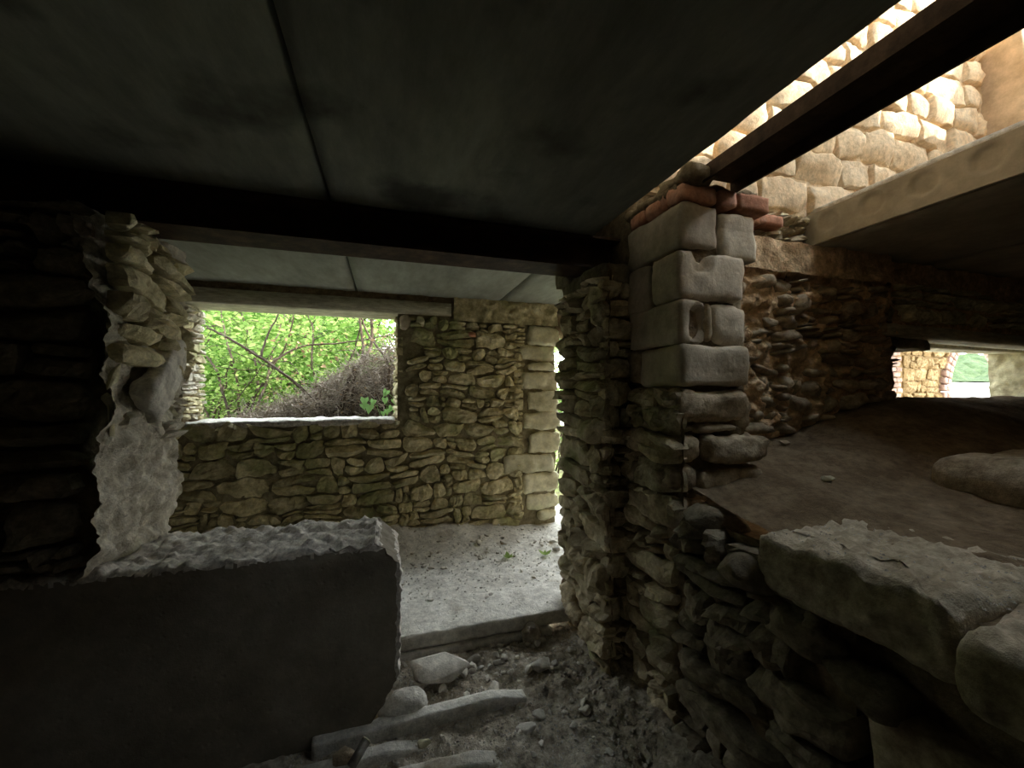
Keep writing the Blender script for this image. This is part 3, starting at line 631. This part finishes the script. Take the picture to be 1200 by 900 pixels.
top = MB(); top.v = mb.v; top.f = [q for q in mb.f if (sum(mb.v[i].z for i in q) / 4 > -.722 or sum(mb.v[i].x for i in q) / 4 > .045 + .03 * (2.05 - mb.v[q[0]].y) and mb.v[q[0]].z > -1.46) and True]
ts = set(top.f); mb.f = [q for q in mb.f if q not in ts]
def compact(m):
    ids = sorted({i for q in m.f for i in q}); mp_ = {a: b for b, a in enumerate(ids)}
    m.v = [m.v[i] for i in ids]; m.f = [tuple(mp_[i] for i in q) for q in m.f]
compact(top); compact(mb)
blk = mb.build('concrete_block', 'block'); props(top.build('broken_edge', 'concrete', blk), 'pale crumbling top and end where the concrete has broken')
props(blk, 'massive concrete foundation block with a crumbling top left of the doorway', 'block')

# ---- concrete strips on the near floor
def strip(x0, x1, y0, y1, z0, z1, rz, label):
    c = Vector(((x0 + x1) / 2, (y0 + y1) / 2, (z0 + z1) / 2)); mx = Matrix.Translation(c) @ Matrix.Rotation(rz, 4, 'Z') @ Matrix.Translation(-c)
    mb = MB(); mb.rough(x0, x1, y0, y1, z0, z1, .016, .004, .008, 12, 4, lambda p, d: p + Vector((0, 0, -.035 * smooth(p.x, x1 - .18, x1))), mx=mx)
    props(mb.build('concrete_strip', 'dust_floor'), label, 'concrete strip')
strip(-.30, .68, 1.915, 1.985, -1.60, -1.495, R(1.5), 'long pale concrete strip on the floor, nearest the doorway and highest')
strip(-.32, .20, 1.80, 1.865, -1.62, -1.525, R(2), 'short concrete strip lying just in front of the highest strip')
strip(-.40, .52, 1.66, 1.735, -1.62, -1.530, R(-2), 'half-buried concrete strip, the one nearest the viewer')

# ---- rocks
def gz(x, y): return near_z(x, y) if y < 2.38 else far_floor(x, y)
def rock(x, y, s, label, name='rock', mat='loose', seed=1, rot=(0, 0, 0), up=.3, sub=1, n=13, cat='rock'):
    o = hull_rock(name, (x, y, gz(x, y) + s[2] * up), s, mat, seed=seed, sub=sub, rot=rot, n=n); return props(o, label, cat)
rock(.27, 2.20, (.36, .20, .13), 'broad angular rock with a lit flat top lying inside the doorway', seed=11, up=.35, rot=(0.1, 0.05, -.1))
rock(.085, 2.02, (.24, .15, .15), 'white rounded boulder at the right foot of the concrete foundation block', mat='dust_floor', seed=14, n=30)
rock(-.06, 1.985, (.11, .07, .10), 'small brown rock wedged between the foundation block and the highest strip', mat='pillar_low', seed=15)
rock(-.16, 1.84, (.13, .09, .10), 'dark rounded rock beside the tin can in the shade', mat='pillar_low', seed=16)
rock(.52, 2.03, (.13, .11, .07), 'flat pale stone standing on edge in the middle of the doorway rubble', seed=17, rot=(.6, .2, .4))
rock(.83, 2.12, (.17, .10, .06), 'flat grey slab fragment in front of the right pier', seed=18)
rock(.62, 1.78, (.11, .09, .06), 'oval grey stone on the dark soil right of the strips', seed=19)
rock(.70, 1.83, (.09, .07, .05), 'small grey stone touching the oval stone right of the strips', seed=20)
rock(.93, 1.80, (.07, .06, .05), 'dim round stone near the foot of the pillar', seed=24)
rock(.86, 2.36, (.13, .12, .13), 'dark lumpy rock at the right end of the floor slab edge', mat='debris', seed=21, n=40)
rock(.48, 2.28, (.10, .07, .06), 'grey stone leaning just below the floor slab edge', seed=22)
rock(.16, 1.80, (.07, .04, .035), 'small white brick-shaped chip on the short strip', mat='quoin', seed=23, up=1.2)
# boulders on the earth bank
mb = MB(); mb.rough(2.44, 3.2, .86, 1.26, -.52, -.29, .03, .02, .10, 4, 3); o = mb.build('boulder', 'ledge'); props(o, 'smooth rounded boulder half sunk in the earth at the right edge', 'boulder')
o = hull_rock('rock', (2.00, 1.38, earth_z(2.0, 1.38) + .012), (.075, .05, .035), 'quoin', seed=78); props(o, 'small pale stone chip alone on the brown earth slope', 'rock')
o = hull_rock('rock', (2.26, 1.82, earth_z(2.26, 1.82) + .01), (.13, .06, .04), 'pillar_low', seed=79); props(o, 'flat stone at the foot of the crumbling wall beside the earth', 'rock')
protos = []
for k in range(8):
    protos.append(hull_rock('pebble_source', (0, 0, 0), (1, .8, .6), 'loose', seed=200 + k, sub=1, n=13).data)
for ob in [o for o in COL.objects if o.name.startswith('pebble_source')]: bpy.data.objects.remove(ob)
rp_ = random.Random(33)
def scatter(n, xr, yr, sr, label, group, zf, name='stone', cat='stone', ok=None):
    c = 0
    while c < n:
        x, y = rp_.uniform(*xr), rp_.uniform(*yr)
        if ok and not ok(x, y): continue
        s = sr[0] * (sr[1] / sr[0]) ** (rp_.random() ** 1.8)
        o = bpy.data.objects.new(name, protos[rp_.randrange(8)]); COL.objects.link(o)
        o.scale = (s, s * rp_.uniform(.7, 1), s * rp_.uniform(.7, 1)); o.rotation_euler = (rp_.uniform(-.4, .4), rp_.uniform(-.4, .4), rp_.uniform(0, 6.28))
        o.location = (x, y, zf(x, y) + s * .14); props(o, label, cat, group); c += 1
scatter(110, (-.05, 1.65), (2.5, 3.9), (.018, .065), 'small stone fallen on the bright dusty floor of the far room', 'stones on the far room floor', far_floor)
scatter(35, (.2, 1.5), (3.2, 3.9), (.03, .10), 'small stone fallen on the bright dusty floor of the far room', 'stones on the far room floor', far_floor)
scatter(130, (0, 1.05), (2.03, 2.36), (.016, .085), 'loose rubble stone between the floor slab edge and the highest strip', 'rubble in the doorway', near_z)
scatter(90, (-.3, 1.1), (1.45, 1.89), (.012, .05), 'loose rubble stone on the dark soil around the lower strips', 'rubble on the near floor', near_z)
scatter(30, (.8, 1.2), (1.45, 1.95), (.02, .07), 'loose rubble stone on the dark soil around the lower strips', 'rubble on the near floor', near_z)
# gravel too fine to count
gm = MB(); rg = random.Random(4)
def chip(x, y, z, s):
    a = rg.uniform(0, 6.28); c, d = math.cos(a) * s, math.sin(a) * s; h = s * rg.uniform(.5, 1.1)
    gm.add([Vector((x + c, y + d, z)), Vector((x - d * .8, y + c * .8, z)), Vector((x - c, y - d, z)), Vector((x + d * .7, y - c * .7, z)), Vector((x + c * .3, y + d * .2, z + h)), Vector((x - c * .4, y - d * .3, z + h * .9))],
           [(0, 1, 4), (1, 5, 4), (1, 2, 5), (2, 3, 5), (3, 4, 5), (3, 0, 4)])
for _ in range(2600):
    x, y = rg.uniform(-.4, 1.2), rg.uniform(1.45, 2.37); chip(x, y, near_z(x, y), rg.uniform(.003, .011))
for _ in range(500):
    x, y = rg.uniform(1.3, 1.84), rg.uniform(.3, 1.1); chip(x, y, -.50, rg.uniform(.002, .006))
g2 = gm; gm = MB()
for _ in range(1500):
    x = rg.uniform(-.1, 1.7); y = 3.93 - 1.45 * rg.random() ** .9; chip(x, y, far_floor(x, y) - .002, rg.uniform(.003, .013))
props(gm.build('gravel', 'dust_floor', smooth=False), 'pale crumbs of stone on the bright far floor', 'gravel', kind='stuff'); gm = g2
props(gm.build('gravel', 'loose', smooth=False), 'fine gravel and mortar crumbs strewn over the floors', 'gravel', kind='stuff')
# tin can
e = empty('tin_can', (-.135, 1.80, -1.50), 'small open tin can tilted on the lower strip beside a dark rock', 'can')
mb = MB(); A = Vector((-.13, 1.775, -1.515)); B = Vector((-.075, 1.84, -1.478))
mb.tube([A, A.lerp(B, .5), B], .019, .019, 18); mb.f = mb.f[:-1]; mb.build('can_body', 'tin', e)
mb = MB(); ax = (B - A).normalized(); a1 = ax.cross(Vector((0, 0, 1))).normalized(); b1 = ax.cross(a1)
ring = [B + (a1 * math.cos(t) + b1 * math.sin(t)) * .019 for t in [2 * math.pi * k / 24 for k in range(25)]]
mb.tube(ring, .0028, .0028, 6); mb.build('rim', 'quoin', e)

# ---- vegetation
def leaf_cluster(mb, pts, rg, size, droop=.3):
    for p in pts:
        s = size * rg.uniform(.55, 1.25); a = rg.uniform(0, 6.28); el = rg.uniform(-.9, .5)
        t = Vector((math.cos(a) * math.cos(el), math.sin(a) * math.cos(el), math.sin(el)))
        n = Vector((rg.gauss(0, .6), rg.gauss(0, .6), 1)).normalized(); b = t.cross(n).normalized(); u = b.cross(t)
        p = Vector(p)
        mb.add([p, p + t * s * .35 + b * s * .33 + u * s * .06, p + t * s * .8 + b * s * .2, p + t * s, p + t * s * .8 - b * s * .2, p + t * s * .35 - b * s * .33 + u * s * .06],
               [(0, 1, 2, 3), (0, 3, 4, 5)])
def wander(p, d, n, step, rg, curl=.25, up=0):
    pts = [Vector(p)]; d = Vector(d).normalized()
    for _ in range(n):
        d = (d + Vector((rg.gauss(0, curl), rg.gauss(0, curl), rg.gauss(0, curl) + up))).normalized(); pts.append(pts[-1] + d * step)
    return pts
def shrub(base, h, wd, nb, nl, lsize, mat, label, seed, group=None):
    rg = random.Random(seed); b = Vector(base)
    e = empty('leafy_shrub', b, label, 'shrub', group); tips = []
    for k in range(nb):
        a = rg.uniform(0, 6.28); d = Vector((math.cos(a) * wd / h * .7, math.sin(a) * wd / h * .5, 1))
        pts = wander(b + Vector((rg.uniform(-.15, .15), rg.uniform(-.1, .1), 0)), d, 12, h / 11, rg, .16)
        mb = MB(); mb.tube(pts, .018, .004, 5)
        mb.build('branch', 'bark', e); tips += pts[3:]
        for q in range(4):
            s = rg.randrange(4, 12); p2 = wander(pts[s], Vector((rg.uniform(-1, 1), rg.uniform(-1, 1), rg.uniform(-.2, .7))), 8, h / 18, rg, .22)
            tips += p2[1:]; m2 = MB(); m2.tube(p2, .006, .0015, 4); m2.build('twig', 'bark', e)
    lm = MB(); pts = []
    for _ in range(nl):
        t = rg.choice(tips); pts.append(t + Vector((rg.gauss(0, .13), rg.gauss(0, .13), rg.gauss(0, .12))))
    leaf_cluster(lm, pts, rg, lsize); o = lm.build('leaves', mat, e, smooth=False); o['kind'] = 'stuff'
shrubs = [
    ((-1.55, 5.3, -.45), 2.1, .8, 5, 1100, .085, 'leaf_light', 'fresh green shrub at the left end of the window view, nearest the wall'),
    ((-.95, 6.0, -.45), 2.2, .9, 5, 1500, .085, 'leaf_light', 'light green bushy shrub behind the leaning branch'),
    ((-.2, 6.6, -.45), 2.2, .8, 4, 900, .10, 'leaf', 'broad-leaved shrub behind the dry twig tangle'),
    ((-2.4, 6.2, -.45), 2.3, .9, 5, 1500, .09, 'leaf', 'dense shrub in the left corner of the window view'),
    ((-1.7, 7.4, -.45), 2.7, 1.2, 5, 1700, .11, 'leaf_light', 'tall shrub in the second row behind the window'),
    ((-.5, 8.0, -.45), 2.6, 1.0, 5, 1100, .11, 'leaf', 'tall loose shrub in the third row, right half of the window'),
    ((.6, 7.2, -.45), 1.9, .7, 4, 900, .09, 'leaf_light', 'low green shrub right of the twig tangle, outside the window'),
    ((-3.3, 8.6, -.45), 2.9, 1.4, 5, 1900, .12, 'leaf', 'big shrub furthest left behind the window'),
    ((2.45, 5.6, -1.4), 1.5, .4, 4, 700, .06, 'leaf_light', 'green shrub seen through the gap beside the pale quoins'),
    ((2.9, 6.6, -1.4), 2.3, .7, 5, 1300, .07, 'leaf_light', 'taller shrub further out beyond the far doorway'),
    ((-1.0, 10.0, -.45), 3.4, 2.2, 7, 2600, .14, 'leaf_light', 'furthest tall thicket closing off the window view'),
    ((-4.0, 11.0, -.45), 3.6, 2.2, 7, 2200, .14, 'leaf', 'furthest thicket to the left of the window view')]
shrubs += [((-1.9, 5.6, -.45), .8, .9, 7, 1500, .05, 'leaf_light', 'low bright green plants at the lower left of the window view'),
    ((-1.1, 5.9, -.45), .7, 1.0, 7, 1500, .05, 'leaf_light', 'low bushy plants left of the twig tangle'),
    ((-2.6, 7.0, -.45), 1.1, 1.4, 8, 1900, .07, 'leaf', 'low dark undergrowth behind the bright low plants'),
    ((-.7, 7.2, -.45), 1.2, 1.4, 8, 1900, .07, 'leaf', 'undergrowth directly behind the twig tangle'),
    ((-1.8, 9.0, -.45), 1.5, 2.4, 9, 2600, .10, 'leaf', 'wide dark undergrowth at the back of the window view'),
    ((1.0, 9.5, -.45), 2.0, 1.6, 7, 1700, .10, 'leaf', 'dark thicket at the back right, outside the window')]
for i, s in enumerate(shrubs): shrub(*s, 300 + i)
def branch(pts, r0, r1, label, name='branch'):
    # smooth the polyline
    P = [Vector(p) for p in pts]; out = []
    for i in range(len(P) - 1):
        p0, p1, p2, p3 = P[max(i - 1, 0)], P[i], P[i + 1], P[min(i + 2, len(P) - 1)]
        for k in range(6):
            t = k / 6; out.append(.5 * ((2 * p1) + (p2 - p0) * t + (2 * p0 - 5 * p1 + 4 * p2 - p3) * t * t + (3 * p1 - p0 - 3 * p2 + p3) * t ** 3) + Vector((rnd.gauss(0, .003), 0, rnd.gauss(0, .003))))
    out.append(P[-1]); mb = MB(); mb.tube(out, r0, r1, 7)
    return props(mb.build(name, 'bark'), label, 'branch')
branch([(-.86, 4.95, -.40), (-.86, 4.9, -.02), (-1.13, 4.85, .25), (-1.50, 4.8, .52), (-1.75, 4.8, .66)], .020, .010, 'long leaning branch crossing the window from lower middle to upper left')
branch([(-1.28, 4.85, .38), (-1.24, 4.9, .60), (-1.10, 4.95, .95)], .013, .007, 'branch rising to the upper left from the long leaning branch')
branch([(-1.28, 5.1, .30), (-.95, 5.1, .52), (-.4, 5.1, .60), (.1, 5.1, .72)], .013, .006, 'pale thin branch arching level across the middle of the window')
branch([(-.33, 4.7, -.40), (-.36, 4.7, .10), (-.27, 4.9, .45), (-.32, 4.9, .95)], .022, .012, 'upright branch right of the window centre')
branch([(.10, 4.65, -.40), (.02, 4.65, .12), (.0, 4.7, .35), (-.22, 4.9, .68), (-.32, 4.9, .95)], .018, .010, 'bowed branch curving left above the twig tangle')
branch([(-.50, 4.7, -.40), (-.40, 4.72, .15), (-.20, 5.0, .50), (-.18, 5.0, .95)], .028, .016, 'thickest upright stem beside the bowed branch')
branch([(-.05, 4.75, -.25), (.10, 4.75, .10), (.14, 4.75, .36)], .035, .020, 'short thick grey stub at the right side of the window')
branch([(-.60, 4.75, -.3), (-.95, 4.7, .14), (-1.55, 4.7, .44)], .006, .004, 'thin dark stem running under the long leaning branch')
branch([(-1.52, 4.9, -.1), (-1.30, 4.9, .25), (-1.1, 4.9, .60)], .006, .003, 'thin dark twig crossing at the left side of the window')
branch([(.02, 4.8, .6), (.14, 4.8, .35), (.10, 4.8, .0)], .006, .004, 'thin arching stem at the right edge of the window')
mb = MB(); mb.sheet(lambda x, y: Vector((x, y, -.5 + 5.5 * smooth(y, 10.5, 17) * (1 - .72 * smooth(x, -2.2, .2)) + .5 * fbm((x, y, 0), .9, 4))), -16, 5, 10.5, 20, 120, 70)
props(mb.build('ground_thicket', 'hill_near'), 'steep green overgrown slope behind the shrubs outside the window', kind='structure')
# twig tangle
tm = MB(); rt = random.Random(12)
for _ in range(3600):
    x = rt.uniform(-1.4, .45); top = -.24 + .80 * smooth(x, -1.45, .25)
    y = rt.uniform(4.55, 5.3); z = -.50 + (top + .50) * rt.random() ** .6
    a = rt.uniform(0, 6.28); p = wander((x, y, z), (math.cos(a), math.sin(a) * .6, rt.uniform(-.5, .7)), 6, rt.uniform(.02, .055), rt, .35)
    tm.tube(p, rt.uniform(.002, .0075), .0015, 3)
props(tm.build('twig_tangle', 'twig'), 'tangled mound of dry grey twigs outside the window, right half', 'twigs', kind='stuff')
def mound(p): return p
mb = MB(); mb.sheet(lambda x, y: Vector((x, y, -.52 + (.18 + .74 * smooth(x, -1.4, .3)) * math.exp(-((y - 5.15) / .4) ** 2) * (1 - smooth(x, .5, .9)) * smooth(x, -1.7, -1.1) + .03 * fbm((x, y, 0), 8, 3))), -1.5, .9, 4.36, 6.0, 70, 50)
props(mb.build('soil_mound', 'bark'), 'heap of soil under the dry twig tangle', 'soil mound', kind='stuff')
dm = MB(); leaf_cluster(dm, [Vector((rt.uniform(-1.3, .5), rt.uniform(4.6, 5.4), rt.uniform(-.3, .75))) for _ in range(330)], rt, .05)
props(dm.build('dry_leaves', 'leaf_dry', smooth=False), 'withered brown leaves caught among the twigs', 'dry leaves', kind='stuff')
# young vine on the sill
e = empty('climbing_vine', (-.05, 4.45, -.30), 'young vine with pale heart-shaped leaves at the right end of the sill', 'vine')
rv = random.Random(9)
stems = [[(-.05, 4.45, -.3), (-.10, 4.43, -.14), (-.22, 4.40, -.06)], [(.0, 4.45, -.3), (.0, 4.42, -.08), (-.02, 4.38, .02)], [(.03, 4.45, -.3), (.10, 4.44, -.18), (.06, 4.42, -.05), (.0, 4.40, .0)]]
for s_ in stems:
    mb = MB(); mb.tube(s_, .003, .0015, 5); mb.build('stem', 'leaf_vine', e)
for (x, z, s) in ((-.22, -.06, .09), (-.17, -.13, .10), (-.13, -.08, .07), (-.24, -.12, .07), (.0, .02, .08), (-.02, -.06, .07), (.07, -.07, .08), (.05, -.15, .07), (.0, -.18, .06), (-.04, -.20, .06), (.09, -.2, .05)):
    p = Vector((x, 4.40, z)); dn = Vector((rv.uniform(-.5, .5), -.2, -.9)).normalized(); bb = dn.cross(Vector((0, -1, .35))).normalized(); u = bb.cross(dn)
    V = [p, p + bb * s * .38 - dn * s * .15 + u * .01, p + bb * s * .45 + dn * s * .2 + u * .012, p + bb * s * .2 + dn * s * .65, p + dn * s, p - bb * s * .2 + dn * s * .65, p - bb * s * .45 + dn * s * .2 + u * .012, p - bb * s * .38 - dn * s * .15 + u * .01]
    link_mesh('leaf', V, [(0, 1, 2), (0, 2, 3), (0, 3, 4), (0, 4, 5), (0, 5, 6), (0, 6, 7)], 'leaf_vine', e, smooth=False)
# seedlings on the far floor
for (x, y, lab) in ((.98, 3.25, 'tiny seedling left of the others on the far room floor'), (1.30, 3.22, 'middle seedling of the three on the far room floor'), (1.58, 3.30, 'seedling on the far room floor closest to the right pier')):
    e = empty('seedling', (x, y, far_floor(x, y)), lab, 'plant')
    for k in range(6):
        a = k * 1.05 + x * 9; t = Vector((math.cos(a), math.sin(a), .5)).normalized(); b = t.cross(Vector((0, 0, 1))).normalized(); p = Vector((x, y, far_floor(x, y) + .01)); s = .055 + .02 * (k % 2)
        link_mesh('leaf', [p, p + t * s * .5 + b * s * .28, p + t * s, p + t * s * .5 - b * s * .28], [(0, 1, 2, 3)], 'leaf_light', e, smooth=False)
# pale dry roots hanging at the doorway edge
for k, (x, z) in enumerate(((1.66, -.75), (1.70, -.95))):
    pts = wander((x, 4.38, z + .35), (.1, .1, -1), 12, .05, random.Random(60 + k), .4); mb = MB(); mb.tube(pts, .006, .003, 5)
    props(mb.build('dry_stem', 'quoin'), ('upper' if k == 0 else 'lower') + ' pale dry stem hanging beside the far doorway', 'dry stem')

# ---- the ruin beyond the low opening: arch, scree and hillside
ruin = empty('wall_ruin', (9, 5.2, -.3), 'ruined outer wall with a brick arch seen through the low opening', kind='structure')
pa = Plane((0, 5.0, 0), (1, 0, 0), (0, -1, 0))
AX, AR, AZ = 11.75, 1.2, -.05                # arch centre, radius, spring height
def in_arch(a, z, pad=0):
    if z < AZ: return abs(a - AX) < AR + pad
    return math.hypot(a - AX, z - AZ) < AR + pad
rubble(ruin, pa, 9.25, 10.6, -.4, 1.5, (.15, .24), (.18, .34), 'ochre', 91, prot=.04, warp_amp=.03, keep=lambda a, z, c: not in_arch(a, z, .22), name='stone', round_=.3)
mortar_face(ruin, pa, 7.4, 10.56, -.8, 1.6, 'ochre', d0=-.02, amp=.01, res=.08, keep=lambda a, z: not in_arch(a, z, .15))
mb = MB(); mb.box(7.4, 10.4, 5.03, 5.5, -.8, 1.9); mb.box(10.3, 13.0, 5.05, 5.5, 1.2, 1.9); mb.build('wall_core', 'ochre', ruin)
z = -.4; k = 0
while z < 1.5:                                    # brick pier left of the ochre stones
    for j, (xa, xb) in enumerate(((8.55, 8.80), (8.81, 9.06)) if k % 2 else ((8.55, 8.68), (8.69, 8.94), (8.95, 9.10))):
        mb = MB(); mb.rough(xa, xb, 4.93, 5.1, z, z + .085, .04, .01, .015, 9, 2); mb.build('brick', 'pink_brick', ruin)
    z += .098; k += 1
z = -.4
while z < AZ:
    for xa in (AX - AR - .22, AX - AR - .10):
        mb = MB(); mb.rough(xa, xa + .11, 4.94, 5.35, z, z + .115, .04, .01, .012, 9, 2); mb.build('brick', 'pink_brick', ruin)
    z += .13
for i in range(31):
    an = R(180 - i * 6.0)
    mxx = Matrix.Translation((AX, 0, AZ)) @ Matrix.Rotation(-an, 4, 'Y')
    for r0, r1 in ((AR, AR + .11), (AR + .115, AR + .225)):
        mb = MB(); mb.rough(r0, r1, 4.94, 5.35, -.055, .055, .04, .008, .012, 9, 2, mx=mxx); mb.build('brick', 'pink_brick', ruin)
mb = MB(); mb.rough(4.25, 12.2, 2.42, 5.4, 1.75, 1.95, .3, .01, .02); mb.box(10.3, 13, 5.05, 5.45, 1.0, 1.8); mb.build('added_shading_roof', 'slab', ruin)  # unseen roof added over the arch to keep it dimmer
mb = MB()
def scree(x, y):
    return Vector((x, y, -.35 + .0 + .075 * max(0, y - 5.2) * (1 - .004 * y) + .06 * fbm((x, y, 0), .8, 4)))
mb.sheet(scree, 5, 60, 2.6, 26, 150, 80)
props(mb.build('ground_scree', 'pebbly'), 'bleached stony ground rising beyond the arch', kind='structure')
mb = MB()
def hill(x, y):
    return Vector((x, y, 1.1 + 7.5 * smooth(y, 26, 62) + 1.4 * fbm((x, y, 0), .35, 4) * smooth(y, 24, 30)))
mb.sheet(hill, 20, 330, 24, 75, 300, 60)
props(mb.build('ground_hillside', 'hill'), 'green scrubby hillside in the distance beyond the arch', kind='structure')
